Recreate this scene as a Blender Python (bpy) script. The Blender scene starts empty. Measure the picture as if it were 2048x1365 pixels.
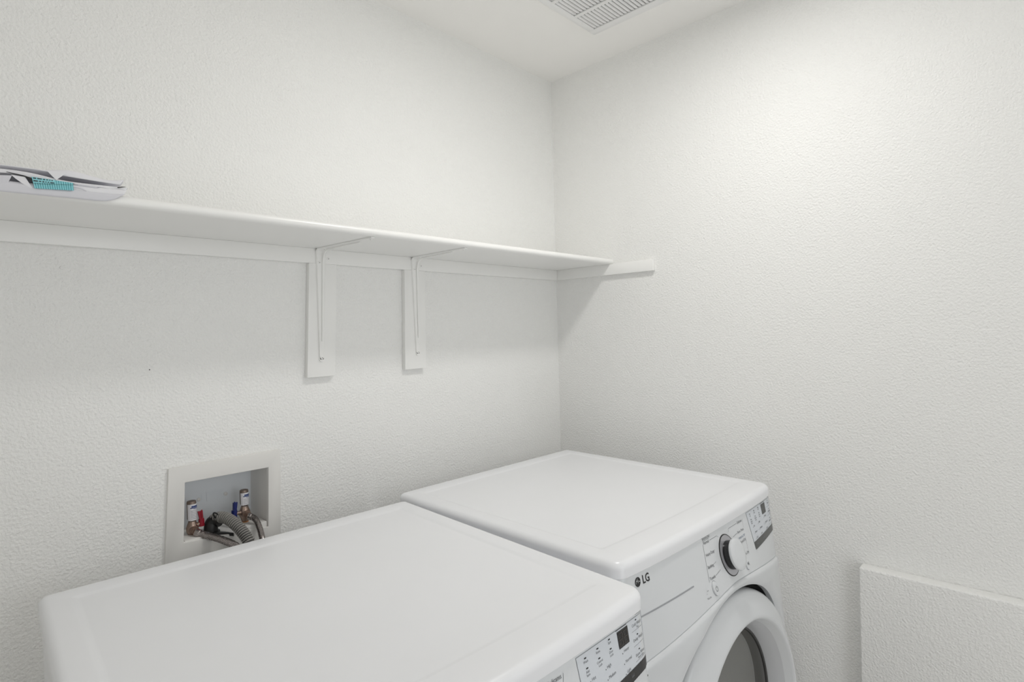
import bpy, bmesh, math, random
from mathutils import Vector, Matrix, Euler
random.seed(7)
pi = math.pi
sc = bpy.context.scene
col = sc.collection

# ------------------------------------------------------------------ camera, light, exposure
cd = bpy.data.cameras.new('camera'); cam = bpy.data.objects.new('camera', cd); col.objects.link(cam)
rt = Vector((0.68822198, -0.72493219, -0.02870248)); up = Vector((0.03317085, -0.00807915, 0.99941704)); fw = Vector((0.72474147, 0.68877286, -0.01848636))
M = Matrix((rt, up, -fw)).transposed().to_4x4(); M.translation = Vector((-1.6682, -1.34459, 1.397))
cam.matrix_world = M
cd.sensor_width = 36; cd.lens = 1126.26 / 2048 * 36; cd.clip_start = 0.02
sc.camera = cam
w = bpy.data.worlds.new('world'); sc.world = w; w.use_nodes = True
w.node_tree.nodes['Background'].inputs[0].default_value = (1, 1, 1, 1)
w.node_tree.nodes['Background'].inputs[1].default_value = 0.0
CEIL = 2.3259
ld = bpy.data.lights.new('ceiling_lamp_light', 'AREA'); ld.shape = 'DISK'; ld.size = 0.16; ld.energy = 6.0; ld.color = (1.0, 0.985, 0.95)
lo = bpy.data.objects.new('ceiling_lamp_light', ld); col.objects.link(lo); lo.location = (-0.62, -0.825, CEIL - 0.024)
# added fill lamp, unseen in the doorway, lifts the overall brightness
dl = bpy.data.lights.new('doorway_fill', 'AREA'); dl.shape = 'RECTANGLE'; dl.size = 0.9; dl.size_y = 2.0; dl.energy = 12.6; dl.color = (0.97, 0.985, 1.0)
do = bpy.data.objects.new('doorway_fill', dl); col.objects.link(do); do.location = (-1.15, -2.44, 1.04); do.rotation_euler = (math.radians(90), 0, 0)
# added fill spot beside the camera, aimed up to brighten the ceiling
fl = bpy.data.lights.new('ceiling_fill', 'SPOT'); fl.energy = 4.8; fl.spot_size = math.radians(150); fl.spot_blend = 1.0; fl.shadow_soft_size = 0.05; fl.color = (1.0, 0.995, 0.985)
fo = bpy.data.objects.new('ceiling_fill', fl); col.objects.link(fo); fo.location = (-1.66, -1.40, 1.52); fo.rotation_euler = Vector((0.22, 0.20, 1.0)).to_track_quat('-Z', 'Y').to_euler()
sc.view_settings.view_transform = 'Standard'; sc.view_settings.look = 'None'; sc.view_settings.gamma = 1.0
sc.view_settings.use_curve_mapping = False; sc.view_settings.exposure = -0.10
sc.cycles.max_bounces = 16; sc.cycles.diffuse_bounces = 12
sc.cycles.use_denoising = True

# ------------------------------------------------------------------ materials
def mat(name, colr, rough=0.5, metal=0.0, spec=0.5, coat=0.0, trans=0.0, alpha=1.0, bump=None, ior=1.5):
    m = bpy.data.materials.new(name); m.use_nodes = True; nt = m.node_tree; b = nt.nodes['Principled BSDF']
    b.inputs['Base Color'].default_value = (*colr, 1); b.inputs['Roughness'].default_value = rough; b.inputs['Metallic'].default_value = metal
    b.inputs['Specular IOR Level'].default_value = spec; b.inputs['Coat Weight'].default_value = coat; b.inputs['Coat Roughness'].default_value = 0.08
    b.inputs['Transmission Weight'].default_value = trans; b.inputs['IOR'].default_value = ior
    tc = nt.nodes.new('ShaderNodeTexCoord')
    n = nt.nodes.new('ShaderNodeTexNoise'); n.inputs['Scale'].default_value = 9.0; n.inputs['Detail'].default_value = 3
    nt.links.new(tc.outputs['Object'], n.inputs['Vector'])
    mx = nt.nodes.new('ShaderNodeMix'); mx.data_type = 'RGBA'; mx.inputs[6].default_value = (*[c * 0.985 for c in colr], 1); mx.inputs[7].default_value = (*[min(1, c * 1.01) for c in colr], 1)
    nt.links.new(n.outputs['Fac'], mx.inputs[0]); nt.links.new(mx.outputs[2], b.inputs['Base Color'])
    if bump:
        # list of (scale, distance, strength): added relief layers
        prev = None
        for s, dist, st in bump:
            nn = nt.nodes.new('ShaderNodeTexNoise'); nn.inputs['Scale'].default_value = s; nn.inputs['Detail'].default_value = 2.0; nn.inputs['Roughness'].default_value = 0.45
            nt.links.new(tc.outputs['Object'], nn.inputs['Vector'])
            bp = nt.nodes.new('ShaderNodeBump'); bp.inputs['Strength'].default_value = st; bp.inputs['Distance'].default_value = dist
            nt.links.new(nn.outputs['Fac'], bp.inputs['Height'])
            if prev: nt.links.new(prev.outputs[0], bp.inputs['Normal'])
            prev = bp
        nt.links.new(prev.outputs[0], b.inputs['Normal'])
    return m
WALL = mat('orange_peel_wall_paint', (0.855, 0.855, 0.842), 0.46, spec=0.4, bump=[(190, 0.0026, 0.85), (90, 0.003, 0.22), (420, 0.0012, 0.45)])
CEILM = mat('flat_ceiling_paint', (0.88, 0.872, 0.855), 0.8, spec=0.2, bump=[(150, 0.002, 0.10)])
FLOORM = mat('greige_vinyl_floor', (0.64, 0.61, 0.57), 0.4)
TRIM = mat('semi_gloss_white_trim', (0.87, 0.87, 0.855), 0.33, spec=0.5, bump=[(30, 0.001, 0.08)])
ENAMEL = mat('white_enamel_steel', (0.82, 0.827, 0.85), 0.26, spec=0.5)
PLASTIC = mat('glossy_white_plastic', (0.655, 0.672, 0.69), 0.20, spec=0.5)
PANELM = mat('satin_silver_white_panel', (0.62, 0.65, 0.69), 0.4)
BLACKP = mat('black_glossy_plastic', (0.012, 0.012, 0.013), 0.22)
RINGM = mat('grey_dial_ring', (0.50, 0.50, 0.53), 0.3, metal=0.5)
INK = mat('grey_print', (0.10, 0.105, 0.115), 0.6)
INKB = mat('black_print', (0.012, 0.012, 0.013), 0.5)
INKL = mat('pale_print', (0.20, 0.21, 0.23), 0.6)
SEGM = mat('unlit_display_segment', (0.05, 0.042, 0.04), 0.5)
GREYM = mat('grey_trim_line', (0.33, 0.34, 0.36), 0.5)
DISPM = mat('dark_display_window', (0.015, 0.015, 0.016), 0.25)
DISPG = mat('dark_grey_display_window', (0.055, 0.057, 0.055), 0.3)
DRUM = mat('brushed_steel_drum', (0.30, 0.29, 0.27), 0.45, metal=0.6)
GASK = mat('dark_grey_gasket', (0.05, 0.05, 0.05), 0.5)
GLASS = mat('tinted_door_glass', (0.36, 0.36, 0.335), 0.03, trans=1.0, ior=1.2)
HOLEM = mat('grey_door_liner', (0.52, 0.53, 0.55), 0.28)
BOXP = mat('ivory_white_plastic', (0.76, 0.75, 0.73), 0.42)
BOXG = mat('grey_white_box_plastic', (0.80, 0.84, 0.88), 0.5)
COPPER = mat('dull_copper_tube', (0.23, 0.18, 0.15), 0.4, metal=0.7)
BRASS = mat('nickel_brass', (0.40, 0.30, 0.25), 0.28, metal=0.9)
BRASSO = mat('orange_brass', (0.55, 0.28, 0.12), 0.35, metal=0.8)
STEEL = mat('bright_steel', (0.40, 0.365, 0.35), 0.22, metal=1.0)
STEELD = mat('dark_steel', (0.10, 0.085, 0.085), 0.35, metal=0.8)
LABELM = mat('white_paper_label', (0.78, 0.77, 0.80), 0.6)
LABELB = mat('navy_print', (0.03, 0.06, 0.20), 0.6)
RED = mat('red_plastic', (0.28, 0.008, 0.022), 0.35)
BLUE = mat('blue_plastic', (0.008, 0.018, 0.14), 0.35)
HOSEG = mat('grey_corrugated_plastic', (0.27, 0.26, 0.245), 0.35)
HOSED = mat('groove_shade_plastic', (0.05, 0.05, 0.05), 0.6)
BLK = mat('black_rubber', (0.012, 0.012, 0.012), 0.45)
PAPER = mat('white_paper', (0.78, 0.78, 0.81), 0.75, spec=0.2)
PAPERG = mat('pale_grey_paper', (0.66, 0.66, 0.70), 0.75, spec=0.2)
TEAL = mat('teal_card', (0.26, 0.62, 0.68), 0.6)
TEALD = mat('darker_teal_card', (0.16, 0.48, 0.52), 0.6)
VENTM = mat('white_painted_metal', (0.82, 0.82, 0.82), 0.4)
DARKM = mat('dark_duct', (0.13, 0.13, 0.13), 0.8)
HOLED = mat('dark_hole', (0.03, 0.03, 0.03), 0.9)
LAMPM = bpy.data.materials.new('lit_lamp_diffuser'); LAMPM.use_nodes = True
LAMPM.node_tree.nodes['Principled BSDF'].inputs['Emission Color'].default_value = (1, 0.98, 0.95, 1); LAMPM.node_tree.nodes['Principled BSDF'].inputs['Emission Strength'].default_value = 2.0

# ------------------------------------------------------------------ helpers
class MB:
    def __init__(s): s.v = []; s.f = []; s.m = []
    def add(s, vs, fs, mi=0):
        o = len(s.v); s.v += [tuple(v) for v in vs]; s.f += [tuple(i + o for i in f) for f in fs]; s.m += [mi] * len(fs)
    def box(s, x0, x1, y0, y1, z0, z1, mi=0):
        s.add([(x, y, z) for x in (x0, x1) for y in (y0, y1) for z in (z0, z1)],
              [(0, 1, 3, 2), (4, 6, 7, 5), (0, 4, 5, 1), (2, 3, 7, 6), (0, 2, 6, 4), (1, 5, 7, 3)], mi)
    def loops(s, L, mi=0, cap0=False, cap1=False, close=True):
        n = len(L[0]); vs = [p for l in L for p in l]; fs = []
        for i in range(len(L) - 1):
            for j in range(n if close else n - 1):
                k = (j + 1) % n
                fs.append((i * n + j, i * n + k, (i + 1) * n + k, (i + 1) * n + j))
        if cap0: fs.append(tuple(reversed(range(n))))
        if cap1: fs.append(tuple((len(L) - 1) * n + j for j in range(n)))
        s.add(vs, fs, mi)
    def tube(s, pts, rad, n=16, mi=0, caps=True):
        pts = [Vector(p) for p in pts]
        if not hasattr(rad, '__len__'): rad = [rad] * len(pts)
        L = []; ref = None
        for i, p in enumerate(pts):
            t = (pts[min(i + 1, len(pts) - 1)] - pts[max(i - 1, 0)]).normalized()
            if ref is None: ref = Vector((0, 0, 1)) if abs(t.z) < 0.9 else Vector((1, 0, 0))
            b = (ref - t * ref.dot(t)).normalized(); a = b.cross(t).normalized(); ref = b
            L.append([p + rad[i] * (math.cos(2 * pi * k / n) * a + math.sin(2 * pi * k / n) * b) for k in range(n)])
        s.loops(L, mi, caps, caps)
    def obj(s, name, mats, parent=None, smooth=True, bevel=0, bseg=2):
        me = bpy.data.meshes.new(name); me.from_pydata([tuple(v) for v in s.v], [], s.f); me.update()
        if not isinstance(mats, (list, tuple)): mats = [mats]
        for m in mats: me.materials.append(m)
        me.polygons.foreach_set('material_index', s.m)
        bm = bmesh.new(); bm.from_mesh(me); bmesh.ops.recalc_face_normals(bm, faces=bm.faces); 
        if bevel:
            ed = [e for e in bm.edges if len(e.link_faces) == 2 and e.calc_face_angle(0) > 0.6]
            bmesh.ops.bevel(bm, geom=ed, offset=bevel, segments=bseg, affect='EDGES', profile=0.5, clamp_overlap=True)
        bm.to_mesh(me); bm.free()
        if smooth:
            me.polygons.foreach_set('use_smooth', [True] * len(me.polygons))
            me.set_sharp_from_angle(angle=math.radians(38))
        o = bpy.data.objects.new(name, me); col.objects.link(o)
        if parent: o.parent = parent
        return o
def tag(o, label=None, cat=None, group=None, kind=None):
    if label: o['label'] = label
    if cat: o['category'] = cat
    if group: o['group'] = group
    if kind: o['kind'] = kind
    return o
def empty(name, loc=(0, 0, 0), rz=0, **k):
    o = bpy.data.objects.new(name, None); o.empty_display_size = 0.05; col.objects.link(o); o.location = loc; o.rotation_euler = (0, 0, rz)
    return tag(o, **k)
def boxobj(name, b, m, parent=None, bevel=0, bseg=2):
    q = MB(); q.box(*b); return q.obj(name, m, parent, True, bevel, bseg)
def smooth_pts(P, n=8):
    P = [Vector(p) for p in P]; out = []
    for i in range(len(P) - 1):
        a = P[max(i - 1, 0)]; b = P[i]; c = P[i + 1]; d = P[min(i + 2, len(P) - 1)]
        for k in range(n):
            t = k / n; out.append(0.5 * ((2 * b) + (c - a) * t + (2 * a - 5 * b + 4 * c - d) * t * t + (3 * b - a - 3 * c + d) * t ** 3))
    out.append(P[-1]); return out
def text_geo(body, size, align='LEFT', sx=1.0, bold=0.0):
    cu = bpy.data.curves.new('t', 'FONT'); cu.body = body; cu.size = size; cu.align_x = align; cu.align_y = 'CENTER'; cu.resolution_u = 2; cu.offset = bold
    o = bpy.data.objects.new('t', cu); col.objects.link(o)
    dg = bpy.context.evaluated_depsgraph_get(); me = o.evaluated_get(dg).to_mesh()
    vs = [(v.co.x * sx, v.co.y) for v in me.vertices]; fs = [tuple(p.vertices) for p in me.polygons]
    o.evaluated_get(dg).to_mesh_clear(); bpy.data.objects.remove(o); bpy.data.curves.remove(cu)
    return vs, fs

# ------------------------------------------------------------------ room shell
XL, YF = -2.6, -2.45
T = 0.1
def wall(name, b, m=WALL):
    o = boxobj(name, b, m); o['kind'] = 'structure'; return o
# back wall has a pocket cut for the washer outlet box
BX0, BX1, BZ0, BZ1 = -1.292, -1.109, 0.948, 1.094
q = MB()
q.box(XL - T, BX0, 0, T, 0, CEIL + T); q.box(BX1, T, 0, T, 0, CEIL + T); q.box(BX0, BX1, 0, T, 0, BZ0); q.box(BX0, BX1, 0, T, BZ1, CEIL + T)
wb = q.obj('wall_back', WALL, smooth=False); wb['kind'] = 'structure'
wr = wall('wall_right', (0, T, YF - T, 0, 0, CEIL + T))
wall('wall_left', (XL - T, XL, YF - T, 0, 0, CEIL + T))
q = MB()   # front wall with an open doorway where the added fill lamp stands
q.box(XL, -1.61, YF - T, YF, 0, CEIL + T); q.box(-0.69, 0, YF - T, YF, 0, CEIL + T); q.box(-1.61, -0.69, YF - T, YF, 2.06, CEIL + T)
wf = q.obj('wall_front', WALL, smooth=False); wf['kind'] = 'structure'
wall('floor', (XL - T, T, YF - T - 0.6, T, -T, 0), FLOORM)
HX0, HX1, HY0, HY1 = -0.5010, -0.2005, -0.7000, -0.3385
q = MB(); q.box(XL - T, HX0, YF - T, T, CEIL, CEIL + T); q.box(HX1, T, YF - T, T, CEIL, CEIL + T); q.box(HX0, HX1, YF - T, HY0, CEIL, CEIL + T); q.box(HX0, HX1, HY1, T, CEIL, CEIL + T)
cl = q.obj('ceiling', CEILM, smooth=False); cl['kind'] = 'structure'
# low bumped-out stretch of the right wall, seen at the lower right
q = MB(); q.box(-0.038, 0.0, YF, -0.9920, 0.0, 0.7680)
lw = q.obj('wall_right_ledge', WALL, bevel=0.004, bseg=3); lw['kind'] = 'structure'
# small marks in the back wall paint
q = MB(); q.tube([(-1.4789, 0.001, 1.5396), (-1.4789, -0.0018, 1.5396)], [0.0036, 0.0026], 12); n1 = q.obj('nail_head', WALL, wb)
q = MB(); q.tube([(-1.3424, 0.0002, 1.3376), (-1.3424, -0.0006, 1.3376)], 0.0011, 8); q.obj('nail_hole', HOLED, wb)
q = MB(); q.tube([(0.0002, -1.0852, 1.0247), (-0.0012, -1.0852, 1.0247)], [0.002, 0.001], 8); q.obj('paint_speck', WALL, wr)

# ------------------------------------------------------------------ shelf with cleats, support boards, brackets
ZS = 1.6174; YD = -0.2564; TB = 0.015
shelf = empty('wall_shelf', (0, 0, ZS), label='long white painted wall shelf above the machines on two metal brackets', cat='shelf')
shelf.location = (0, 0, 0)
# shelf board with rounded nose
q = MB(); prof = [(0.0, ZS), (YD + 0.009, ZS)]
for k in range(1, 12):
    a = -pi / 2 - pi * k / 12; prof.append((YD + 0.009 + 0.009 * math.cos(a), ZS + 0.009 + 0.009 * math.sin(a)))
prof += [(YD + 0.009, ZS + 0.018), (0.0, ZS + 0.018)]
L = [[(x, p[0], p[1]) for p in prof] for x in (XL, -0.0005)]
q.loops(L, 0, True, True); q.obj('shelf_board', TRIM, shelf)
ZL = 1.5802
boxobj('wall_cleat', (XL, -0.0, -TB, 0, ZL, ZS), TRIM, shelf, 0.0012)
boxobj('side_cleat', (-TB, 0, -0.4152, -TB, ZL, ZS), TRIM, shelf, 0.0012)
def quadboard(name, c, y0, m, parent):
    q = MB(); q.add([(p[0], y0, p[1]) for p in c] + [(p[0], 0.0, p[1]) for p in c], [(0, 1, 2, 3), (7, 6, 5, 4), (0, 4, 5, 1), (1, 5, 6, 2), (2, 6, 7, 3), (3, 7, 4, 0)])
    return q.obj(name, m, parent, True, 0.0012)
quadboard('support_board', [(-0.9935, ZL), (-1.0085, 1.2942), (-0.9332, 1.2942), (-0.9184, ZL)], -TB, TRIM, shelf)
quadboard('support_board', [(-0.7062, ZL), (-0.7147, 1.2940), (-0.6403, 1.2940), (-0.6327, ZL)], -TB, TRIM, shelf)
def bracket(xt, xb, xs):
    # bent flat-strap bracket: tapered vertical leg, arm under the shelf, and a raised rib along both
    q = MB(); y0 = -TB - 0.0005
    wt, wb_ = 0.0135, 0.0062
    zb = 1.334
    def ribbon(path, th=0.0028):
        # path: (xc, y, z, halfwidth, ny, nz)
        L = []
        for xc, y, z, h, ny, nz in path:
            L.append([(xc - h, y, z), (xc + h, y, z), (xc + h * 0.8, y + ny * th, z + nz * th), (xc - h * 0.8, y + ny * th, z + nz * th)])
        q.loops(L, 0, True, True)
    path = []
    for k in range(8):
        t = k / 8; z = zb + 0.004 + (ZS - 0.014 - zb) * t; xc = xb + (xt - xb) * t; path.append((xc, y0, z, wb_ + (wt - wb_) * t, -1, 0))
    R_ = 0.013
    for k in range(7):
        a = pi / 2 * k / 6; path.append((xt, y0 - R_ + R_ * math.cos(a), ZS - R_ - 0.0005 + R_ * math.sin(a), wt, -math.cos(a), -math.sin(a)))
    for k in range(1, 8):
        t = k / 7; path.append((xt + (xs - xt) * t, y0 - R_ - (0.2463 - TB - R_) * t, ZS - 0.0005, wt + (0.0055 - wt) * t, 0, -1))
    ribbon(path)
    # rounded leg end
    q.tube([(xb, y0, zb + 0.005), (xb, y0 - 0.0028, zb + 0.005)], wb_, 16)
    # stiffening rib
    rib = []
    for k in range(6):
        t = k / 5; z = zb + 0.05 + (ZS - 0.045 - zb - 0.05) * t; rib.append(((xb + (xt - xb) * t) + 0.003, y0 - 0.004, z, 0.0022, -1, 0))
    for k in range(1, 6):
        a = pi / 2 * k / 5; rib.append((xt + 0.003, y0 - 0.004 - 0.025 + 0.025 * math.cos(a), ZS - 0.045 + 0.0395 * math.sin(a), 0.0022, -math.cos(a), -math.sin(a)))
    rib.append((xs + 0.001, -0.19, ZS - 0.0045, 0.0018, 0, -1))
    ribbon(rib, 0.0012)
    b = q.obj('bracket', TRIM, shelf, bevel=0)
    def screw(p, ax):
        s = MB()
        p = Vector(p); ax = Vector(ax)
        s.tube([p - ax * 0.001, p + ax * 0.0008, p + ax * 0.0021], [0.0043, 0.0041, 0.0022], 14)
        s.tube([p + ax * 0.00205, p + ax * 0.0023], 0.0011, 6, 1)
        s.obj('screw', [TRIM, DARKM], b)
    z1 = 1.5818; t = (z1 - zb) / (ZS - zb)
    screw((xb + (xt - xb) * t - 0.0045, y0 - 0.0028, z1), (0, -1, 0)); screw((xt + 0.021, -TB, 1.5935), (0, -1, 0)); screw((xb, y0 - 0.0028, 1.3425), (0, -1, 0))
    screw((xs, -0.236, ZS - 0.0033), (0, 0, -1)); screw((xt - 0.005, -0.045, ZS - 0.0033), (0, 0, -1))
    # open dark gap behind the bend
    return b
bracket(-0.9625, -0.9702, -0.957)
bracket(-0.6690, -0.6700, -0.6770)

# ------------------------------------------------------------------ ceiling vent
vent = empty('ceiling_vent', (0, 0, 0), label='white louvered ceiling vent at the top edge above the corner', cat='vent')
VX0, VX1, VY0, VY1 = -0.540, -0.172, -0.722, -0.3175
q = MB()
banks = [(-0.2905, -0.2005), (-0.3955, -0.3035), (-0.5010, -0.4085)]
ys, ye = -0.3385, -0.3385 - 0.01205 * 30
zt = CEIL; zb = CEIL - 0.006
def fr(x0, x1, y0, y1): q.box(x0, x1, y0, y1, zb, zt)
fr(VX0, banks[2][0], VY0, VY1); fr(banks[0][1], VX1, VY0, VY1)
fr(banks[2][0], banks[0][1], ys, VY1); fr(banks[2][0], banks[0][1], VY0, ye)
q.obj('vent_frame', VENTM, vent, bevel=0.0015)
for a, b in ((banks[1][1], banks[0][0]), (banks[2][1], banks[1][0])):
    boxobj('divider_rib', (a, b, ye, ys, zb, zt), VENTM, vent, 0.001)
q = MB()
for bx in ((HX0, HX0 + .003, HY0, HY1, CEIL, CEIL + T), (HX1 - .003, HX1, HY0, HY1, CEIL, CEIL + T), (HX0, HX1, HY0, HY0 + .003, CEIL, CEIL + T), (HX0, HX1, HY1 - .003, HY1, CEIL, CEIL + T), (HX0, HX1, HY0, HY1, CEIL + T - .003, CEIL + T)): q.box(*bx)
q.obj('duct_liner', DARKM, vent)
sm = {}
for x0, x1 in banks:
    for k in range(30):
        yc = ys - 0.01205 * (k + 0.5); ln = round(x1 - x0, 4)
        if ln not in sm:
            q = MB(); L = []
            for x, far, e in ((-ln / 2 + .0002, .0005, .5), (-ln / 2 + .003, .0035, .9), (-ln / 2 + .007, .0047, 1), (ln / 2 - .0055, .0047, 1), (ln / 2 - .0006, -.0012, .8)):
                near = -.0032; pr = []
                for t in range(7):
                    f = t / 6; pr.append((x, far + (near - far) * f, -.0012 - .0012 * e * math.sin(pi * f * .9) + .0038 * f * f * e))
                pr += [(p[0], p[1] + .0003, p[2] + .0006) for p in reversed(pr)]
                L.append(pr)
            q.loops(L, 0, True, True); so = q.obj('slat', VENTM, vent); sm[ln] = so.data
        else:
            so = bpy.data.objects.new('slat', sm[ln]); col.objects.link(so); so.parent = vent
        so.location = ((x0 + x1) / 2, yc, CEIL - 0.0022)

# ------------------------------------------------------------------ ceiling lamp (just above the frame, the room's own light)
lamp = empty('ceiling_lamp', (-0.62, -0.825, CEIL), label='round flush white ceiling lamp beside the louvered vent', cat='lamp')
q = MB(); prof = [(0.110, 0.0), (0.110, -0.008), (0.105, -0.014), (0.096, -0.016), (0.090, -0.012), (0.090, 0.0)]
q.loops([[(r * math.cos(2 * pi * k / 48), r * math.sin(2 * pi * k / 48), z) for k in range(48)] for r, z in prof]); q.obj('lamp_ring', VENTM, lamp)
q = MB(); q.loops([[(r * math.cos(2 * pi * k / 48), r * math.sin(2 * pi * k / 48), z) for k in range(48)] for r, z in [(0.090, -0.011), (0.06, -0.0115), (0.001, -0.012)]], 0, False, True); q.obj('diffuser', LAMPM, lamp)

# ------------------------------------------------------------------ laundry machines
def Fs(u, z, dep):
    s = (u - .343) / .343; dz = max(0.0, .955 - z)
    return .685 + dep + .09 * min(dz, .5) + (1 - min(1, s * s)) * (.010 + .25 * min(dz, .16))
UC, ZC, RD = .352, .521, .295
def zarc(u): return .845 - .045 * min(1.3, abs((u - .36) / .33)) ** 1.4
def lid_loop(inL, inR, inB, inF, rb, rf, dep, z, n=10):
    """rounded rectangle in plan, bowed front; returns loop of local points"""
    P = []
    u0, u1 = inL, .686 - inR; w0 = inB
    def wf(u): s = (u - .343) / .343; return .6885 + dep + .010 * (1 - s * s) - inF
    def arc(cu, cw, r, a0, a1, m=8):
        for k in range(m + 1):
            a = a0 + (a1 - a0) * k / m; P.append((cu + r * math.cos(a), cw + r * math.sin(a)))
    rb = max(rb, .001); rf = max(rf, .001)
    arc(u0 + rb, w0 + rb, rb, pi, 1.5 * pi)
    for k in range(1, n): P.append((u0 + rb + (u1 - u0 - 2 * rb) * k / n, w0))
    arc(u1 - rb, w0 + rb, rb, 1.5 * pi, 2 * pi)
    for k in range(1, n): P.append((u1, w0 + rb + (wf(u1) - rf - w0 - rb) * k / n))
    arc(u1 - rf, wf(u1) - rf, rf, 0, pi / 2)
    for k in range(1, n):
        u = u1 - rf - (u1 - u0 - 2 * rf) * k / n; P.append((u, wf(u) if 0 < k < n else 0))
    # blend bow at the corners
    e = wf(u1)
    Q = []
    for i, (u, w_) in enumerate(P): Q.append((u, w_))
    P2 = Q; P[:] = P2
    arc(u0 + rf, wf(u0) - rf, rf, pi / 2, pi)
    for k in range(1, n): P.append((u0, wf(u0) - rf - (wf(u0) - rf - w0 - rb) * k / n))
    return [(u, -w_, z) for u, w_ in P]
def machine(name, loc, rz, dep, label, kind):
    root = empty(name, loc, rz, label=label, cat='dryer' if kind == 'dryer' else 'washer')
    H = .983
    # --- lid
    q = MB(); L = []
    rr = .014
    prof = [(.003, H - .031), (.0, H - .028), (0, H - rr)]
    for k in range(1, 7):
        a = pi / 2 * k / 6; prof.append((rr - rr * math.cos(a), H - rr + rr * math.sin(a)))
    for ins, z in prof: L.append(lid_loop(ins, ins, ins, ins, .016 - min(ins, .008), .028 - ins, dep, z))
    for e, dzz in ((0, 0), (.003, .0004), (.008, .0018), (.011, .0022), (.012, .0022)):
        L.append(lid_loop(.038 + e, .038 + e, .047 + e, .066 + e, .006, .006, dep, H - dzz))
    L.append(lid_loop(.2, .2, .2, .2, .006, .006, dep, H - .0022))
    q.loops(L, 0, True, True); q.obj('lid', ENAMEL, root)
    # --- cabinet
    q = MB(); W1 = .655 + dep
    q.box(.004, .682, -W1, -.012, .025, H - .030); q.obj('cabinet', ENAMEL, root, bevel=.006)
    for u in (.05, .636):
        for w_ in (.07, .60): 
            q = MB(); q.tube([(u, -w_, 0), (u, -w_, .012), (u, -w_, .027)], [.024, .02, .014], 16); q.obj('foot', BLK, root)
    # --- front: control panel surface above the arc
    rc = .022
    def corner(u):
        t = min(u - .003, .683 - u)
        if t >= rc: return 0
        t = max(t, 0); return rc - math.sqrt(max(0, rc * rc - (rc - t) ** 2))
    us = []
    for k in range(9): us.append(.003 + rc * (1 - math.cos(pi / 2 * k / 8)))
    us += [.025 + (.661 - .025) * k / 40 for k in range(1, 40)]
    us += [.686 - u for u in reversed(us[:9])]
    def FP(u, z): return Fs(u, z, dep) - corner(u)
    q = MB(); L = []
    for i in range(13):
        t = i / 12
        L.append([(u, -FP(u, zz := (zarc(u) + .0012 + (H - .029 - zarc(u) - .0012) * t)), zz) for u in us])
    back = [[(u, -(W1 - .01), L[0][j][2]) for j, u in enumerate(us)]]; top = [[(u, -(W1 - .01), L[-1][j][2]) for j, u in enumerate(us)]]
    q.loops(back + [[(p[0], p[1] + .003, p[2] - .001) for p in L[0]]] + L + top, 0, False, False, close=False)
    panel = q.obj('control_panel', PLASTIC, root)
    # --- lower front with door well
    Rw = RD + .012
    N = 144; angs = [2 * pi * k / N for k in range(N)]
    # snap to corners
    def bound(a):
        c, s = math.cos(a), math.sin(a)
        best = 9
        if c > 1e-6: best = min(best, (.683 - UC) / c)
        if c < -1e-6: best = min(best, (.003 - UC) / c)
        if s < -1e-6: best = min(best, (.03 - ZC) / s)
        if s > 0:
            lo_, hi_ = .05, .9
            for _ in range(40):
                m_ = (lo_ + hi_) / 2
                if ZC + m_ * s > zarc(UC + m_ * c): hi_ = m_
                else: lo_ = m_
            best = min(best, lo_)
        return best
    for cu, cz in ((.683, zarc(.683)), (.003, zarc(.003)), (.683, .03), (.003, .03)):
        a = math.atan2(cz - ZC, cu - UC) % (2 * pi); i = min(range(N), key=lambda k: abs((angs[k] - a + pi) % (2 * pi) - pi)); angs[i] = a
    def FL(u, z):
        d_ = zarc(u) - z
        lipv = .0075 * (1 - math.exp(-max(d_, 0) / .0025)) * (0.35 + 0.65 * math.exp(-max(d_, 0) / .02))
        r = math.hypot(u - UC, z - ZC); sc_ = .010 * math.exp(-max(0, r - Rw) / .010)
        return Fs(u, z, dep) + lipv - corner(u) - sc_
    rad = [0, .02, .05, .1, .16, .23, .31, .4, .5, .6, .7, .78, .85, .9, .94, .97, .985, 1.0]
    q = MB(); L = []
    for w_ in (.012, .006): L.append([(UC + Rw * math.cos(a), -(FL(UC + Rw * math.cos(a), ZC + Rw * math.sin(a)) - w_), ZC + Rw * math.sin(a)) for a in angs])
    for t in rad:
        lp = []
        for a in angs:
            r = Rw + (bound(a) - Rw) * t; u = UC + r * math.cos(a); z = ZC + r * math.sin(a); lp.append((u, -FL(u, z), z))
        L.append(lp)
    L.append([(p[0], -(W1 - .01), p[2]) for p in L[-1]])
    # well floor behind the door
    fl = [[(UC + r * math.cos(a), -(.70 + dep), ZC + r * math.sin(a)) for a in angs] for r in (.225,)]
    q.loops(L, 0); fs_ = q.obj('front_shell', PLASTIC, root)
    q = MB(); q.loops([[(UC + r * math.cos(a), -(wv + dep), ZC + r * math.sin(a)) for a in angs] for r, wv in ((.225, .682), (Rw + .0015, .684), (Rw + .0015, .692))] + [[(UC + Rw * math.cos(a), -(FL(UC + Rw * math.cos(a), ZC + Rw * math.sin(a)) - .011), ZC + Rw * math.sin(a)) for a in angs]], 0); q.obj('door_gap_shade', BLACKP, fs_)  # black ring stands in for the shade in the gap round the door
    # --- door: ring, liner, gasket, glass
    def ring(name, prof, m, par, n=96, cap=False, dcut=False):
        q = MB(); L = []
        for r, w_ in prof:
            lp = []
            for k in range(n):
                a = 2 * pi * k / n; f_ = min(1, max(0, (RD - r) / .055)); u = UC + .021 * f_ + r * math.cos(a); z = ZC - .002 * f_ + r * math.sin(a)
                bow = -.09 * (z - ZC) * .75
                lp.append((u, -(w_ + dep + bow), z))
            L.append(lp)
        q.loops(L, 0, False, cap); return q.obj(name, m, par)
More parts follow.
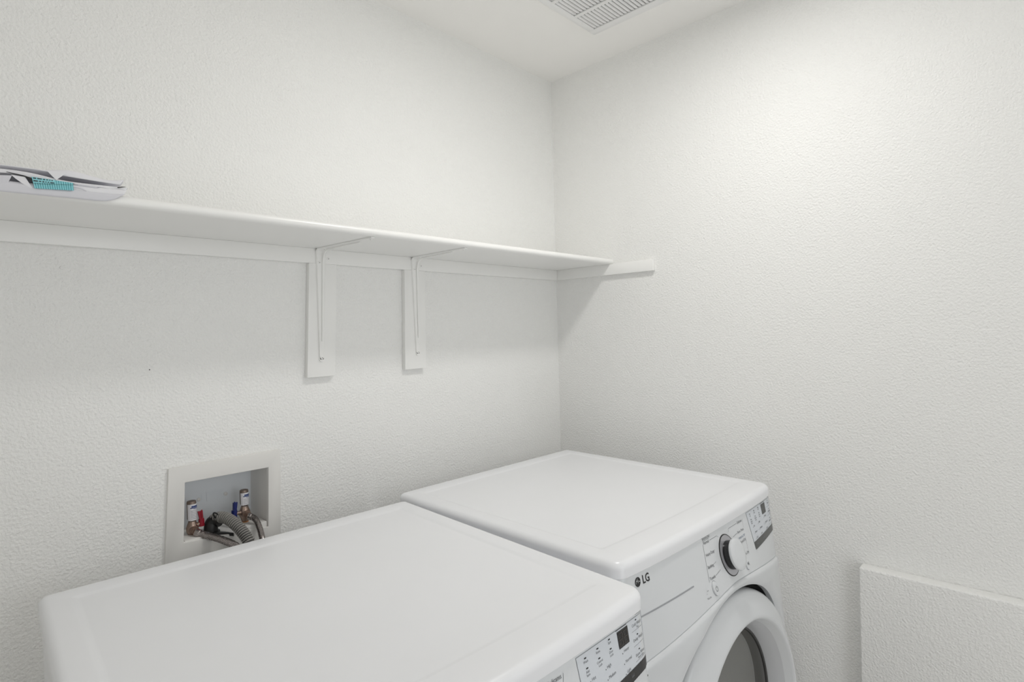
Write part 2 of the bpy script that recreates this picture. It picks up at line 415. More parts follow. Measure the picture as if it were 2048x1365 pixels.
    dr = ring('door', [(RD - .03, .708), (RD - .002, .712), (RD, .720), (RD, .738), (RD - .0015, .744), (RD - .006, .7495), (RD - .014, .7530), (RD - .030, .7575), (.243, .7650), (.238, .7660), (.234, .7645), (.231, .760), (.222, .745)], PLASTIC, root)
    ring('door_liner', [(.222, .7452), (.214, .735), (.207, .724), (.203, .712)], HOLEM, dr)
    ring('gasket', [(.2035, .712), (.2015, .713), (.199, .711), (.197, .700)], GASK, dr)
    ring('door_glass', [(.1985, .709), (.19, .712), (.16, .7155), (.1, .718), (.03, .719), (.001, .719)], GLASS, dr, cap=True)
    ring('drum', [(.197, .702), (.185, .66), (.178, .64), (.240, .62), (.245, .35), (.235, .30), (.001, .29)], DRUM, root, cap=True)
    # --- dial
    ku, kz = .3700, .8975
    wk = Fs(ku, kz, dep)
    tilt = math.atan(.09 + .25 * (1 - ((ku - .343) / .343) ** 2))
    def disc(name, prof, m, par, su=1.0, n=48, cap=True, mats=None):
        q = MB(); L = []
        for r, h in prof:
            lp = []
            for k in range(n):
                a = 2 * pi * k / n; x = r * math.cos(a) * su; y = r * math.sin(a)
                # surface frame: u axis, v up along the tilted panel, n outwards
                lp.append((ku + x, -(wk - y * math.sin(tilt) + h * math.cos(tilt)), kz + y * math.cos(tilt) + h * math.sin(tilt)))
            L.append(lp)
        q.loops(L, 0, False, cap); return q.obj(name, m, par)
    bez = disc('dial_bezel', [(.0435, -.002), (.0435, .0012), (.0425, .0018), (.0415, .0016)], INKB, root, .86, cap=False)
    disc('dial_dish', [(.0415, .0016), (.040, .0012), (.036, .0014), (.029, .0030), (.012, .0030)], RINGM, root, .88)
    kn = disc('dial_collar', [(.0300, .002), (.0300, .006), (.0295, .016), (.0290, .018)], BLACKP, root, .94)
    disc('dial_knob', [(.0305, .0165), (.0325, .0180), (.0332, .0205), (.0325, .0230), (.030, .0245), (.021, .0252), (.001, .0254)], PLASTIC, root, .94)
    # --- round buttons
    def button(bu, bz, ru, rz_, name='button'):
        wb2 = Fs(bu, bz, dep); tl = math.atan(.09 + .25 * (1 - ((bu - .343) / .343) ** 2)); q = MB(); L = []
        for r, h in [(1.12, -.001), (1.12, .0006), (1.04, .0006), (1.0, -.0004), (1.0, .0022), (.93, .0034), (.7, .0038), (.01, .0038)]:
            L.append([(bu + ru * r * math.cos(a), -(wb2 - rz_ * r * math.sin(a) * math.sin(tl) + h), bz + rz_ * r * math.sin(a) * math.cos(tl)) for a in [2 * pi * k / 40 for k in range(40)]])
        q.loops(L, 0, False, True); q.loops([[(bu + ru * r * math.cos(a), -(wb2 - rz_ * r * math.sin(a) * math.sin(tl) + .0007), bz + rz_ * r * math.sin(a) * math.cos(tl)) for a in [2 * pi * k / 40 for k in range(40)]] for r in (1.09, 1.01)], 1); return q.obj(name, [PLASTIC, GREYM], root), wb2, tl  # grey ring paints the shade in the groove round the button
    # --- printing on the curved panel
    def put(q, vs, fs, u0, z0, mi=0, off=.0006, surf=FP):
        q.add([(u0 + a, -(surf(u0 + a, z0 + b) + off), z0 + b) for a, b in vs], fs, mi)
    def line(q, u0, z0, u1, z1, t=.0006, mi=0, off=.0006):
        n = max(1, int(math.hypot(u1 - u0, z1 - z0) / .008)); dx, dz_ = u1 - u0, z1 - z0; l = math.hypot(dx, dz_); nx, nz = -dz_ / l * t / 2, dx / l * t / 2
        for k in range(n):
            a = k / n; b = (k + 1) / n
            pts = [(u0 + dx * a + nx, z0 + dz_ * a + nz), (u0 + dx * a - nx, z0 + dz_ * a - nz), (u0 + dx * b - nx, z0 + dz_ * b - nz), (u0 + dx * b + nx, z0 + dz_ * b + nz)]
            q.add([(u, -(FP(u, z) + off), z) for u, z in pts], [(0, 1, 2, 3)], mi)
    def rect(q, u0, u1, z0, z1, mi=0, off=.0005, n=10):
        g = [[(u0 + (u1 - u0) * i / n, z0 + (z1 - z0) * j / n) for i in range(n + 1)] for j in range(n + 1)]
        q.loops([[(u, -(FP(u, z) + off), z) for u, z in r] for r in g], mi, False, False, close=False)
    def txt(q, s, u0, z0, size, align='LEFT', mi=0, off=.0007, sx=.92, bold=0):
        vs, fs = text_geo(s, size, align, sx, bold); put(q, vs, fs, u0, z0, mi, off)
    # emblem and letters at the left
    q = MB(); cu, cz, r0 = .0515, .9385, .0082
    def circ(r, mi, off, cu_=cu, cz_=cz, n=36):
        q.add([(cu_ + r * math.cos(2 * pi * k / n), -(FP(cu_, cz_ + r * math.sin(2 * pi * k / n)) + off), cz_ + r * math.sin(2 * pi * k / n)) for k in range(n)], [tuple(range(n))], mi)
    circ(r0, 0, .0006)
    # thin pale ring arc, dot, L stroke and G bar
    def arcl(r, a0, a1, t, mi, off):
        n = 20; L = [[(cu + rr_ * math.cos(a0 + (a1 - a0) * k / n), -(FP(cu, cz) + off), cz + rr_ * math.sin(a0 + (a1 - a0) * k / n)) for rr_ in (r - t / 2, r + t / 2)] for k in range(n + 1)]
        q.loops(L, mi, close=False)
    arcl(r0 * .80, math.radians(100), math.radians(358), .0007, 1, .0009)
    circ(r0 * .15, 1, .0009, cu - r0 * .36, cz + r0 * .28)
    q.box(cu - .0004, cu + .0004, -FP(cu, cz) - .0009, -FP(cu, cz), cz - r0 * .38, cz + r0 * .42, 1)
    q.box(cu - .0004, cu + .0026, -FP(cu, cz) - .0009, -FP(cu, cz), cz - r0 * .38, cz - r0 * .29, 1)
    q.box(cu + .0026, cu + r0 * .80, -FP(cu, cz) - .0009, -FP(cu, cz), cz - .0004, cz + .0004, 1)
    txt(q, 'LG', .0645, .9378, .0205, 'LEFT', 0, .0007, .86, .00035)
    q.obj('emblem', [INKB, PLASTIC], root)
    q = MB(); line(q, .030, .8795, .2105, .8838, .0026, 0, .0004); q.obj('accent_line', GREYM, root)
    # dial legends
    D = kind == 'dryer'
    q = MB()
    z_r = [.9425, .9205, .8990, .8790]
    names = ['Normal', 'Heavy Duty', 'Bedding', 'Towels'] if D else ['Normal', 'Heavy Duty', 'Bedding', 'Bright Whites']
    txt(q, 'SENSOR DRY' if D else 'CYCLE', .2835, .9500, .0062); line(q, .2835, .9467, .3115, .9467, .0004)
    us0 = [.2815, .2775, .2715, .2665]
    for i, (s_, z_) in enumerate(zip(names, z_r)):
        vs, fs = text_geo(s_, .0082, 'LEFT', .92); wd = max(v[0] for v in vs); put(q, vs, fs, us0[i] + .003, z_, 0, .0007)
        line(q, us0[i] + .006 + wd, z_, [.345, .318, .310, .318][i], z_ + [.0, .002, .0025, .0045][i], .0005)
    line(q, .2818, .9415, .2645, .8745, .0006)
    names2 = ['Delicates', 'Perm. Press', 'Speed Dry', 'Air Dry'] if D else ['Delicates', 'Perm. Press', 'Speed Wash', 'Tub Clean']
    z_q = [.9425, .9245, .9040, .8780]
    for i, (s_, z_) in enumerate(zip(names2, z_q)):
        vs, fs = text_geo(s_, .0078, 'RIGHT', .92); wd = -min(v[0] for v in vs); put(q, vs, fs, .4760 - .0035 * i, z_, 0, .0007)
        if i < 2: line(q, [.403, .412][i], z_ - [.0, .002][i], .4745 - .0035 * i - wd - .002, z_, .0005)
    if D: txt(q, 'MANUAL DRY', .472, .9125, .0062, 'RIGHT', 1)
    line(q, .403, .9425, .3985, .936, .0005); line(q, .345, .9425, .350, .9385, .0005)
    line(q, .4805, .9440, .4745, .9265, .0005); line(q, .4700, .9080, .4620, .8750, .0005)
    lt_ = q.obj('dial_lettering', [INK, mat('blue_grey_print', (.12, .17, .26), .6)], root); lt_['kind'] = 'stuff'
    # power and start buttons with their symbols, small note symbol
    for bu, bz, ru, rz_, sym in ((.2778, .8602, .0098, .0138, 'power'), (.4365, .8607, .0080, .0125, 'start')):
        b, wb2, tl = button(bu, bz, ru, rz_, sym + '_button')
        q = MB()
        def bp(x, y): return (bu + x, -(wb2 - y * math.sin(tl) + .0042), bz + y * math.cos(tl))
        if sym == 'power':
            n = 20; L = [[bp(r * math.cos(a), r * 1.25 * math.sin(a)) for r in (.0036, .0044)] for a in [math.radians(125 + 290 * k / n) for k in range(n + 1)]]
            q.loops(L, 0, close=False); q.add([bp(-.0004, .0065), bp(.0004, .0065), bp(.0004, .0015), bp(-.0004, .0015)], [(0, 1, 2, 3)])
        else:
            q.add([bp(-.0028, .0045), bp(.0005, .001), bp(-.0028, -.0025)], [(0, 1, 2)])
            q.add([bp(.0012, .0045), bp(.0020, .0045), bp(.0020, -.0025), bp(.0012, -.0025)], [(0, 1, 2, 3)])
            q.add([bp(.0028, .0045), bp(.0036, .0045), bp(.0036, -.0025), bp(.0028, -.0025)], [(0, 1, 2, 3)])
        q.obj('symbol', INK, b)
    q = MB(); cu, cz = .2485, .8605
    for r in (.0030, .0046): arcl(r, math.radians(200), math.radians(330), .0005, 0, .0007); arcl(r, math.radians(40), math.radians(140), .0005, 0, .0007)
    txt(q, 'TAG ON', .2485, .8505, .0042, 'CENTER'); circ(.0009, 0, .0007)
    q.obj('note_symbol', INK, root)['kind'] = 'stuff'
    # --- display panel at the right
    q = MB(); P0, P1, PZ0, PZ1 = .508, .6725, .8850, .9500
    rect(q, P0, P1, PZ0, PZ1, 0, .0005)
    for a in ((P0, PZ0, P0, PZ1), (P0, PZ1, P1, PZ1)): line(q, *a, .0006, 1, .0008)
    line(q, P1, PZ0, P1, PZ1, .0011, 1, .0008)
    dp = q.obj('display_panel', [PANELM, GREYM], root)
    q = MB(); n = 16
    # black button strip, curved lower edge
    L = []
    for j in range(4):
        lp = []
        for i in range(n + 1):
            u = P0 + (P1 - P0) * i / n; zlow = .8690 + .0005 * (i / n); z = PZ0 - .0002 + (zlow - PZ0) * j / 3; lp.append((u, -(FP(u, z) + .0010), z))
        L.append(lp)
    q.loops(L, 0, close=False)
    txt(q, 'Temp.' if D else 'Wash/Rinse', P0 + .012, .8775, .0052, 'LEFT', 1, .0013); txt(q, 'Dry Level' if D else 'Spin Speed', P0 + .058, .8775, .0052, 'LEFT', 1, .0013); txt(q, 'Time' if D else 'Soil', P0 + .112, .8775, .0052, 'LEFT', 1, .0013)
    q.obj('button_strip', [BLACKP if not D else DISPG, INKL], dp)
    q = MB()
    rect(q, .6010, .6285, .9235, .9470, 0, .0010, 4)
    seg = []
    for dx in (.6035, .6165):
        for (a, b, c, e) in ((0, .0175, .0085, .0175), (0, .0088, .0085, .0088), (0, .0005, .0085, .0005), (0, .0005, 0, .0175), (.0085, .0005, .0085, .0175)):
            if not D: line(q, dx + a, .9262 + b, dx + c, .9262 + e, .0012, 1, .0013)
    q.obj('display_window', [DISPM if not D else DISPG, SEGM], dp)
    q = MB(); line(q, .5985, .9495, .6265, .9495, .0009, 1, .0009)
    for cu_, zz in ((.5255, .9435), (.5255, .931), (.5535, .9445), (.5535, .932), (.5815, .9455), (.5815, .933)):
        line(q, cu_ - .0022, zz, cu_ + .0022, zz, .0016, 1, .0009)
    T6 = [('Wash', .5255, .9390), ('Rinse', .5535, .9400), ('Spin', .5815, .9412), ('Add', .5255, .9265), ('Item', .5255, .9225), ('Control', .5535, .9277), ('Lock', .5535, .9233), ('Door', .5815, .9288), ('Lock', .5815, .9245)]
    if D: T6 = [('Dry', .5255, .9390), ('Cool', .5535, .9400), ('End', .5815, .9412), ('Check', .5255, .9265), ('Filter', .5255, .9225), ('Control', .5535, .9277), ('Lock', .5535, .9233), ('Clean', .5815, .9288), ('Duct', .5815, .9245)]
    for s_, uu, zz in T6: txt(q, s_, uu, zz, .0046, 'CENTER')
    for s_, zz in (('Heavy', .9165), ('Normal', .9018), ('Light', .8880)): txt(q, s_, .6110, zz + .0005, .0060); line(q, .6065, zz - .0012, .6078, zz - .0012, .0014, 1, .0009)
    for s_, zz in (('High', .9145), ('Medium', .9010), ('Low', .8890)): txt(q, s_, .5660, zz, .0060); line(q, .5620, zz - .0012, .5633, zz - .0012, .0014, 1, .0009)
    for s_, zz in (('Hot', .9145), ('Warm', .9010), ('Cold', .8890)): txt(q, s_, .5300, zz, .0060); line(q, .5262, zz - .0012, .5275, zz - .0012, .0014, 1, .0009)
    R3 = [('Cold Wash', 'Tap', .9400), ('Delay Wash', '', .9190), ('Extra Rinse', 'Rinse+Spin', .8975)] if not D else [('Signal', '', .9400), ('Wrinkle', 'Care', .9190), ('Damp Dry', '', .8975)]
    for s1, s2, zz in R3:
        line(q, .6500, zz + .0058, .6535, zz + .0058, .0016, 1, .0009); txt(q, s1, .6530, zz, .0062, 'CENTER'); 
        if s2: txt(q, s2, .6545, zz - .0050, .0044, 'CENTER')
        line(q, .6380, zz - .0080, .6680, zz - .0080, .0004)
    txt(q, 'Direct Drive' if not D else 'Sensor Dry', .6715, .9535, .0040, 'RIGHT')
    q.obj('panel_lettering', [INK, INKB], dp)['kind'] = 'stuff'
    # small dark lens under the strip
    q = MB(); q.tube([(.6765, -FP(.6765, .8480), .8480), (.6765, -FP(.6765, .8480) - .0008, .8480)], .0018, 10); q.obj('indicator_lens', BLACKP, root)
    if kind != 'dryer': root.scale = (1.028, 1, 1)
    return root
machine('clothes_dryer', (-0.82450, -0.11601, 0), -0.02958, 0.0, 'white front-load clothes dryer in the corner against the right wall', 'dryer')
machine('washing_machine', (-1.54886, -0.13554, 0), -0.05983, 0.018, 'white front-load washing machine in the foreground, below the hose outlet box', 'washer')

# ------------------------------------------------------------------ washer outlet box in the wall
ob = empty('washer_outlet_box', (0, 0, 0), label='white plastic recessed washer outlet box in the back wall behind the washer', cat='outlet box')
O = [(-1.3170, 1.1269), (-1.0784, 1.1282), (-1.0858, 0.9010), (-1.3315, 0.9110)]
I = [(-1.2868, 1.0919), (-1.1090, 1.0897), (-1.1141, 0.9499), (-1.2939, 0.9648)]
q = MB()
yf, yb = -0.007, 0.0
vs = [(x, yf, z) for x, z in O] + [(x, yf, z) for x, z in I] + [(x, yb, z) for x, z in O] + [(x, yb + .012, z) for x, z in I]
fs = []
for i in range(4):
    j = (i + 1) % 4
    fs += [(i, j, 4 + j, 4 + i), (8 + i, 8 + j, j, i), (4 + i, 4 + j, 12 + j, 12 + i)]
q.add(vs, fs); q.obj('face_frame', BOXP, ob, bevel=.0015)
# shell: tapered pocket with sides, floor and back
q = MB(); yk = 0.088
Kf = [(-1.2868, 1.0919), (-1.1090, 1.0897), (-1.1141, 0.9499), (-1.2939, 0.9648)]
Kb = [(-1.283, 1.088), (-1.113, 1.086), (-1.117, 0.957), (-1.289, 0.968)]
vs = [(x, 0.004, z) for x, z in Kf] + [(x, yk, z) for x, z in Kb]
q.add(vs, [(i, (i + 1) % 4, 4 + (i + 1) % 4, 4 + i) for i in range(4)], 0); q.add(vs[4:], [(0, 1, 2, 3)], 1)
bxs = q.obj('box_shell', [BOXP, BOXG], ob, smooth=False); bxs['label'] = 'recessed inside with a blue-grey back'
# raised ledges on the floor of the box, with the drain notch between them
for x0, x1 in ((-1.291, -1.236), (-1.170, -1.1155)):
    boxobj('floor_ledge', (x0, x1, -0.003, 0.052, 0.948, 0.963 if x0 > -1.2 else 0.9665), BOXP, ob, .002)
for x in (-1.2334, -1.174):
    q = MB(); q.tube([(x, yk, 1.0252), (x, yk - .002, 1.0252), (x, yk - .0035, 1.0252)], [.0045, .0042, .002], 14); q.obj('screw', BOXP, ob)
q = MB(); vs, fs = text_geo('IPS', .030, 'CENTER', 1.5)
q.add([(-1.203 + a, yk - .0012, 1.026 + b) for a, b in vs], fs); q.obj('embossed_lettering', BOXG, ob)
def fixture(x, yv, zv, ztop, lever_x, lever_z, levm, mirror, lab):
    # valve body with nuts, lever, and a hammer arrestor standing on it
    q = MB()
    q.tube([(x, yv, zv - .026), (x, yv, zv - .018)], .0085, 8, 1)
    q.tube([(x, yv, zv - .018), (x, yv, zv - .010), (x, yv, zv - .004), (x, yv, zv + .004), (x, yv, zv + .012), (x, yv, zv + .018)], [.0070, .0098, .0125, .0125, .0095, .0075], 20, 0)
    q.tube([(x, yv, zv), (x, yv - .014, zv - .001)], [.0105, .0095], 18, 0)
    q.tube([(x, yv - .014, zv - .001), (x, yv - .022, zv - .003)], .0078, 6, 0)
    q.tube([(x, yv, zv + .003), (lever_x, yv - .004, lever_z - .012)], [.0055, .0045], 12, 0)
    v = q.obj('valve', [BRASS, BRASSO], ob)
    q = MB()
    q.tube([(lever_x, yv - .004, lever_z - .020), (lever_x, yv - .004, lever_z - .004)], [.0062, .0058], 14)
    L = []
    for t in range(6):
        z = lever_z - .012 + .026 * t / 5; xo = lever_x - .0005 * t * mirror + .0018 * (t < 2)
        h = .0034 + .0003 * t
        L.append([(xo - h, yv - .008, z), (xo + h, yv - .008, z), (xo + h, yv - .003, z), (xo - h, yv - .003, z)])
    q.loops(L, 0, True, True); q.box(lever_x - .0012, lever_x + .0012, yv - .0095, yv - .0078, lever_z, lever_z + .017)
    lv = q.obj('lever', levm, v); lv['label'] = lab
    q = MB(); r = .0096
    q.tube([(x, yv, zv + .015), (x, yv, zv + .020), (x, yv, zv + .024), (x, yv, ztop - .004), (x, yv, ztop - .0012), (x, yv, ztop)], [.0068, .0075, r, r, r * .93, r * .5], 24)
    ar = q.obj('hammer_arrestor', COPPER, ob)
    q = MB(); n = 20; a0, a1 = math.radians(-160), math.radians(-10)
    zl0, zl1 = zv + .021, ztop - .007
    q.loops([[(x + (r + .0004) * math.cos(a0 + (a1 - a0) * k / n), yv + (r + .0004) * math.sin(a0 + (a1 - a0) * k / n), z) for k in range(n + 1)] for z in (zl0, zl1)], 0, close=False)
    for z_, h, aa, bb in ((zl1 - .0050, .0016, .35, .95), (zl1 - .0080, .0010, .25, .95), (zl1 - .0105, .0006, .5, .9)) + tuple((zl1 - .0145 - .0035 * i, .0004, .3, .85) for i in range(6)):
        q.loops([[(x + (r + .0007) * math.cos(a0 + (a1 - a0) * (aa + (bb - aa) * k / 8)), yv + (r + .0007) * math.sin(a0 + (a1 - a0) * (aa + (bb - aa) * k / 8)), z_ + s_ * h) for k in range(9)] for s_ in (-1, 1)], 1 if h > .0005 else 2, close=False)
    q.obj('paper_label', [LABELM, LABELB, INKL], ar)
fixture(-1.2640, .035, .9765, 1.0405, -1.2465, 1.000, RED, 1, 'red valve lever')
fixture(-1.1512, .035, .9830, 1.0400, -1.1764, 1.001, BLUE, -1, 'blue valve lever')
def braided(name, path, r, label):
    P = smooth_pts(path, 12); root = empty(name, (0, 0, 0), label=label, cat='hose', group=None)
    k0 = 10; q = MB(); q.tube(P[:3], r * 1.15, 6); q.obj('coupling_nut', BRASS, root)
    q = MB(); q.tube(P[2:k0 + 3], [r * 1.12] * (k0 - 1) + [r * 1.0] * 2, 18); q.obj('crimp_ferrule', STEEL, root)
    q = MB(); q.tube(P[k0:], r * .90, 16, 0)
    # woven strands
    pts = P[k0:]; n = len(pts)
    import itertools
    fr_ = []
    for i, p in enumerate(pts):
        t = (pts[min(i + 1, n - 1)] - pts[max(i - 1, 0)]).normalized(); a = t.cross(Vector((0, 0, 1))).normalized(); b = t.cross(a); fr_.append((p, a, b))
    for hnd in (1, -1):
        for s_ in range(9):
            L = []
            for i, (p, a, b) in enumerate(fr_):
                an = 2 * pi * s_ / 9 + hnd * i * .52; rr_ = r * (.97 + .03 * ((i + s_) % 2)); c = p + rr_ * (math.cos(an) * a + math.sin(an) * b)
                tn = (-math.sin(an) * a + math.cos(an) * b) * r * .17
                L.append([c - tn, c + tn])
            q.loops(L, 1, close=False)
    q.obj('braided_sleeve', [STEELD, STEEL], root)
    return root
braided('supply_hose', [(-1.2640, .0135, .9740), (-1.2570, .004, .9705), (-1.2480, -.006, .9672), (-1.2370, -.025, .9635), (-1.2240, -.050, .9575), (-1.2120, -.078, .9480), (-1.204, -.092, .925), (-1.202, -.094, .86), (-1.215, -.088, .70)], .0078, 'braided steel water hose running down from the red-lever valve')
braided('supply_hose', [(-1.1512, .0135, .9800), (-1.1460, .006, .9785), (-1.1425, -.004, .9745), (-1.1420, -.018, .9650), (-1.1435, -.034, .9520), (-1.1470, -.052, .9350), (-1.150, -.062, .905), (-1.152, -.066, .84), (-1.15, -.068, .70)], .0066, 'braided steel water hose running down from the blue-lever valve')
dh = empty('drain_hose', (0, 0, 0), label='grey corrugated drain hose arching out of the box through a black elbow', cat='hose')
P = smooth_pts([(-1.2210, .034, .9855), (-1.2120, .020, .9925), (-1.2020, .002, .9905), (-1.1945, -.018, .9820), (-1.1880, -.036, .9700), (-1.1825, -.052, .9550), (-1.1790, -.064, .9380), (-1.178, -.074, .905), (-1.18, -.08, .84), (-1.185, -.08, .70)], 26)
P = [P[i] for i in range(len(P))]
# resample evenly
acc = [0]
for i in range(1, len(P)): acc.append(acc[-1] + (P[i] - P[i - 1]).length)
N = int(acc[-1] / .00085); RS = []; j = 0
for k in range(N + 1):
    s_ = acc[-1] * k / N
    while j < len(acc) - 2 and acc[j + 1] < s_: j += 1
    RS.append(P[j].lerp(P[j + 1], (s_ - acc[j]) / max(1e-9, acc[j + 1] - acc[j])))
q = MB(); q.tube(RS, [(.0128, .0130, .0128, .0108, .0104, .0108)[k % 6] for k in range(len(RS))], 20)
q.m = [1 if (len(f) == 4 and ((f[0] // 20) % 6) in (3, 4)) else 0 for f in q.f]  # grooves get a darker colour in place of their shade
q.obj('corrugated_tube', [HOSEG, HOSED], dh)
q = MB()
q.tube(smooth_pts([(-1.2270, .030, .955), (-1.2275, .031, .968), (-1.2240, .033, .980), (-1.2160, .028, .986), (-1.2100, .020, .985)], 8), .0145, 20)
q.tube([(-1.2270, .030, .948), (-1.2270, .030, .962)], .0175, 20)
# hook tongue under the hose and the eyelet tab above
L = []
for x, y, z, h in ((-1.228, .012, .9600, .010), (-1.214, .004, .9585, .009), (-1.202, -.004, .9565, .006), (-1.194, -.010, .9550, .002)): L.append([(x, y - h * .5, z - .0035), (x, y + h, z - .0035), (x, y + h, z + .0035), (x, y - h * .5, z + .0035)])
q.loops(L, 0, True, True)
q.obj('elbow_guide', BLK, dh)
q = MB(); n = 24
c = Vector((-1.2215, .014, 1.0000)); ax = Vector((.35, 0, -.6)).normalized(); bx = Vector((.75, -.2, .35)).normalized()
q.tube([c + ax * .0080 * math.cos(2 * pi * k / n) + bx * .0036 * math.sin(2 * pi * k / n) for k in range(n + 1)], .0017, 8)
q.obj('eyelet_tab', BLK, dh)

# ------------------------------------------------------------------ papers on the shelf
ST = ZS + .018
def sheet(name, rows, m, label, cat, group=None, thick=.0004, sub=6):
    """rows: list of polylines (each the same number of 3-D points); smooth surface through them"""
    R2 = [smooth_pts(r, sub) for r in rows]; n = len(R2[0]); cols = [smooth_pts([r[i] for r in R2], 4) for i in range(n)]
    G = [[cols[i][j] for i in range(n)] for j in range(len(cols[0]))]
    q = MB(); q.loops(G, 0, close=False); o = q.obj(name, m)
    sd = o.modifiers.new('thickness', 'SOLIDIFY'); sd.thickness = thick; sd.offset = 1
    if label: tag(o, label, cat, group)
    return o
def backed(front, top, yb, zb):
    """a sheet: drooping front edge, crest, then lying back on the shelf"""
    return [front, top, [(p[0], YD + .03, (p[2] + zb) / 2 + .001) for p in top], [(p[0], yb, zb) for p in top]]
sheet('paper_sheet', backed([(-1.5918, -0.2599, 1.6171), (-1.5428, -0.2599, 1.6183), (-1.4954, -0.2599, 1.6199), (-1.4552, -0.2599, 1.6219), (-1.4326, -0.2590, 1.6345)],
      [(-1.5914, -0.2572, 1.6330), (-1.5423, -0.2572, 1.6345), (-1.4949, -0.2572, 1.6355), (-1.4547, -0.2572, 1.6355), (-1.4297, -0.2572, 1.6372)], -0.15, ST + .0006), PAPERG,
      'lowest paper sheet on the shelf, drooping over the front edge', 'paper', sub=5)
sheet('paper_sheet', backed([(-1.4990, -0.2584, 1.6347), (-1.4791, -0.2584, 1.6327), (-1.4532, -0.2584, 1.6336), (-1.4316, -0.2584, 1.6345)],
      [(-1.4952, -0.2554, 1.6419), (-1.4782, -0.2554, 1.6420), (-1.4522, -0.2554, 1.6435), (-1.4262, -0.2554, 1.6451)], -0.16, ST + .003), PAPER,
      'white sheet right of the teal card, lying just above the lowest drooping sheet', 'paper', sub=5)
sheet('folded_paper', [[(-1.5000, -0.2600, 1.6366), (-1.4884, -0.2595, 1.6365), (-1.4795, -0.2592, 1.6330)], [(-1.4990, -0.2580, 1.6423), (-1.4890, -0.2580, 1.6405), (-1.4785, -0.2580, 1.6352)], [(-1.4980, -0.2540, 1.6423), (-1.4890, -0.2540, 1.6405), (-1.4780, -0.2540, 1.6380)]], PAPERG,
      'small folded flap touching the right end of the teal card', 'paper', sub=4)
sheet('paper_sheet', [[(-1.4965, -0.2574, 1.6407), (-1.4818, -0.2574, 1.6407), (-1.4703, -0.2574, 1.6403)], [(-1.4960, -0.2550, 1.6440), (-1.4802, -0.2550, 1.6438), (-1.4629, -0.2550, 1.6430)], [(-1.495, -0.20, 1.6445), (-1.480, -0.20, 1.6445), (-1.465, -0.20, 1.6440)]], PAPERG,
      'narrow grey sheet edge in the layered papers right of the teal card', 'paper', sub=4)
sheet('paper_sheet', backed([(-1.5906, -0.2554, 1.6437), (-1.5692, -0.2554, 1.6461), (-1.546, -0.2554, 1.6437), (-1.5241, -0.2554, 1.6431), (-1.4957, -0.2554, 1.6433), (-1.4621, -0.2554, 1.6435), (-1.4286, -0.2554, 1.6441)],
      [(-1.5902, -0.2524, 1.6508), (-1.5688, -0.2524, 1.6519), (-1.5454, -0.2524, 1.6515), (-1.5223, -0.2524, 1.6485), (-1.4995, -0.2524, 1.6464), (-1.4647, -0.2524, 1.6472), (-1.4236, -0.2524, 1.6487)], -0.14, ST + .008), PAPER,
      'long white sheet in the middle of the pile, under the curled top sheet', 'paper', sub=5)
sheet('curled_sheet', backed([(-1.5896, -0.2464, 1.6578), (-1.5457, -0.2464, 1.6590), (-1.5295, -0.2464, 1.6587), (-1.5195, -0.2464, 1.6573), (-1.5093, -0.2464, 1.6559), (-1.4921, -0.2464, 1.6551), (-1.4699, -0.2464, 1.6546), (-1.4522, -0.2464, 1.6541), (-1.4332, -0.2464, 1.654)],
      [(-1.5893, -0.2424, 1.6594), (-1.5452, -0.2424, 1.6607), (-1.5289, -0.2424, 1.6607), (-1.5188, -0.2424, 1.6630), (-1.4974, -0.2424, 1.6658), (-1.4721, -0.2424, 1.6626), (-1.4525, -0.2424, 1.6596), (-1.4390, -0.2424, 1.6608), (-1.4272, -0.2424, 1.6636)], -0.12, ST + .016), PAPER,
      'topmost curled white sheet spanning the length of the paper pile', 'paper', sub=4)
def flat(name, pts, m, label, cat, dy=.0004):
    q = MB(); n = len(pts); q.add(list(pts) + [(p[0], p[1] + dy, p[2]) for p in pts], [tuple(range(n)), tuple(reversed(range(n, 2 * n)))] + [(i, (i + 1) % n, n + (i + 1) % n, n + i) for i in range(n)])
    return tag(q.obj(name, m, smooth=False), label, cat)
flat('folded_corner', [(-1.5267, -0.2524, 1.6583), (-1.5169, -0.2578, 1.6450), (-1.5009, -0.2524, 1.6619), (-1.5118, -0.2500, 1.6622)], PAPER, 'white triangular paper corner folded forward above the teal card', 'paper')
flat('folded_paper', [(-1.5686, -0.2600, 1.6434), (-1.5634, -0.2604, 1.6382), (-1.5515, -0.2604, 1.6286), (-1.5448, -0.2608, 1.6267), (-1.5533, -0.2604, 1.6429)], PAPER, 'slanting white paper flap ending at the left edge of the teal card', 'paper')
flat('folded_paper', [(-1.5910, -0.2594, 1.6392), (-1.5916, -0.2594, 1.6222), (-1.5722, -0.2594, 1.6311), (-1.5675, -0.2594, 1.6427)], PAPERG, 'grey folded paper at the far left end of the pile, cut by the picture edge', 'paper')
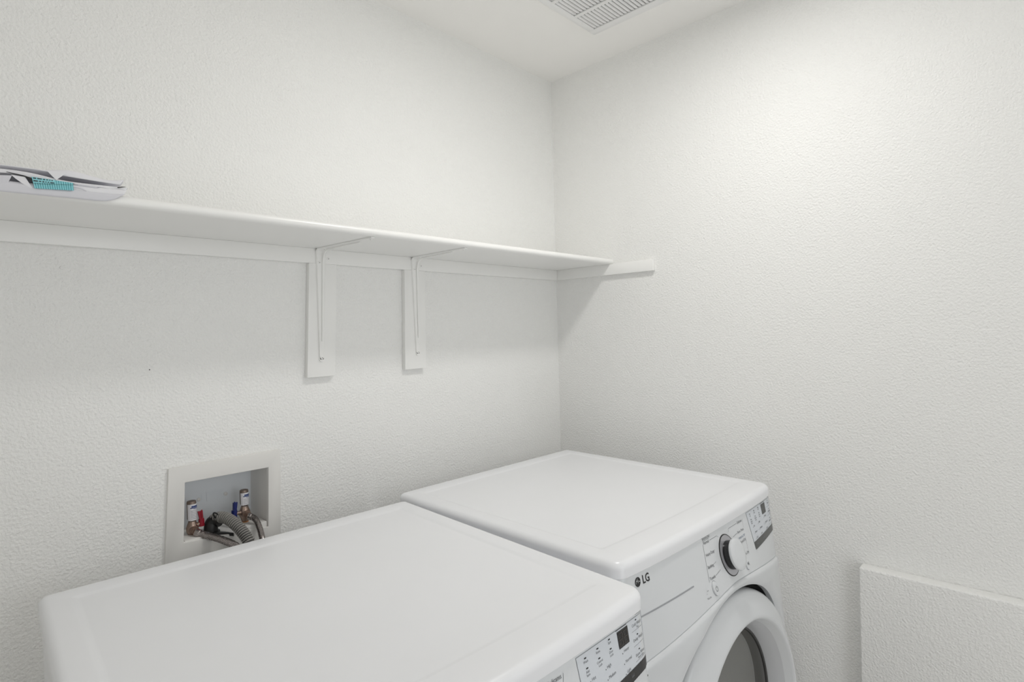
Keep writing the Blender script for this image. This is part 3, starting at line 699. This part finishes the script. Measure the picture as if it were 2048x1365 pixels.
# teal card with ribs and two printed lines
tc_ = empty('teal_card', (0, 0, 0), label='small teal striped card with black print under the papers on the shelf', cat='card')
A, B, C_, D_ = Vector((-1.546, -0.2614, 1.6439)), Vector((-1.4972, -0.2610, 1.6434)), Vector((-1.4967, -0.2620, 1.6316)), Vector((-1.5432, -0.2622, 1.6275))
def tp(s_, t_): return (A.lerp(B, s_)).lerp(D_.lerp(C_, s_), t_)
q = MB(); nr = 17
for k in range(nr):
    s0, s1 = k / nr, (k + .55) / nr
    p = [tp(s0, 0), tp(s1, 0), tp(s1, 1), tp(s0, 1)]
    q.add([v + Vector((0, -.0008, 0)) for v in p] + [v + Vector((0, .0006, 0)) for v in p], [(0, 1, 2, 3), (7, 6, 5, 4), (0, 4, 5, 1), (1, 5, 6, 2), (2, 6, 7, 3), (3, 7, 4, 0)], 0)
p = [tp(0, 0), tp(1, 0), tp(1, 1), tp(0, 1)]; q.add(p, [(0, 1, 2, 3)], 1)
p = [tp(0, 0), tp(.55, .0), tp(.5, .40), tp(0, .50)]; q.add([v + Vector((0, -.0011, 0)) for v in p], [(0, 1, 2, 3)], 0)
q.obj('card_body', [TEAL, TEALD], tc_, smooth=False)
q = MB()
for row, (t_, s0, s1, seed) in enumerate(((.10, .03, .48, 1), (.34, .02, .50, 5))):
    rnd = random.Random(seed); s_ = s0
    while s_ < s1:
        w_ = rnd.uniform(.012, .03)
        a, b = tp(s_, t_ - .05), tp(s_ + w_, t_ + .05 * rnd.uniform(.6, 1)); yy = min(a.y, b.y) - .0016; q.add([(a.x, yy, a.z), (b.x, yy, a.z), (b.x, yy, b.z), (a.x, yy, b.z)], [(0, 1, 2, 3)]); s_ += w_ + (rnd.random() < .22) * .03 + .004
a, b = tp(0, .60), tp(1.12, .22)
q.add([v + Vector((0, -.0018, 0)) for v in (a, b)] + [v + Vector((0, -.0018, -.0004)) for v in (b, a)], [(0, 1, 2, 3)])
q.obj('printed_lines', INKB, tc_, smooth=False)
q = MB(); L = [[Vector(p), Vector(p) + Vector((0, .002, 0)), Vector(p) + Vector((0, .002, h)), Vector(p) + Vector((0, 0, h))] for p, h in (((-1.5735, -0.2612, 1.6464), .0003), ((-1.5643, -0.2612, 1.6450), .0008), ((-1.5544, -0.2614, 1.6434), .0013), ((-1.5477, -0.2614, 1.6392), .0036), ((-1.5450, -0.2614, 1.6358), .0060))]
q.loops(L, 0, True, True); tag(q.obj('black_strip', BLK), 'thin black strip curving into the left end of the teal card', 'strip')
q = MB(); q.tube([(-1.4391, -0.2574, 1.6464), (-1.4337, -0.2574, 1.6481), (-1.4281, -0.2574, 1.6493)], [.0008, .0008, .0003], 6); tag(q.obj('black_strip', BLK), 'tiny black strip poking out at the right tip of the papers', 'strip')
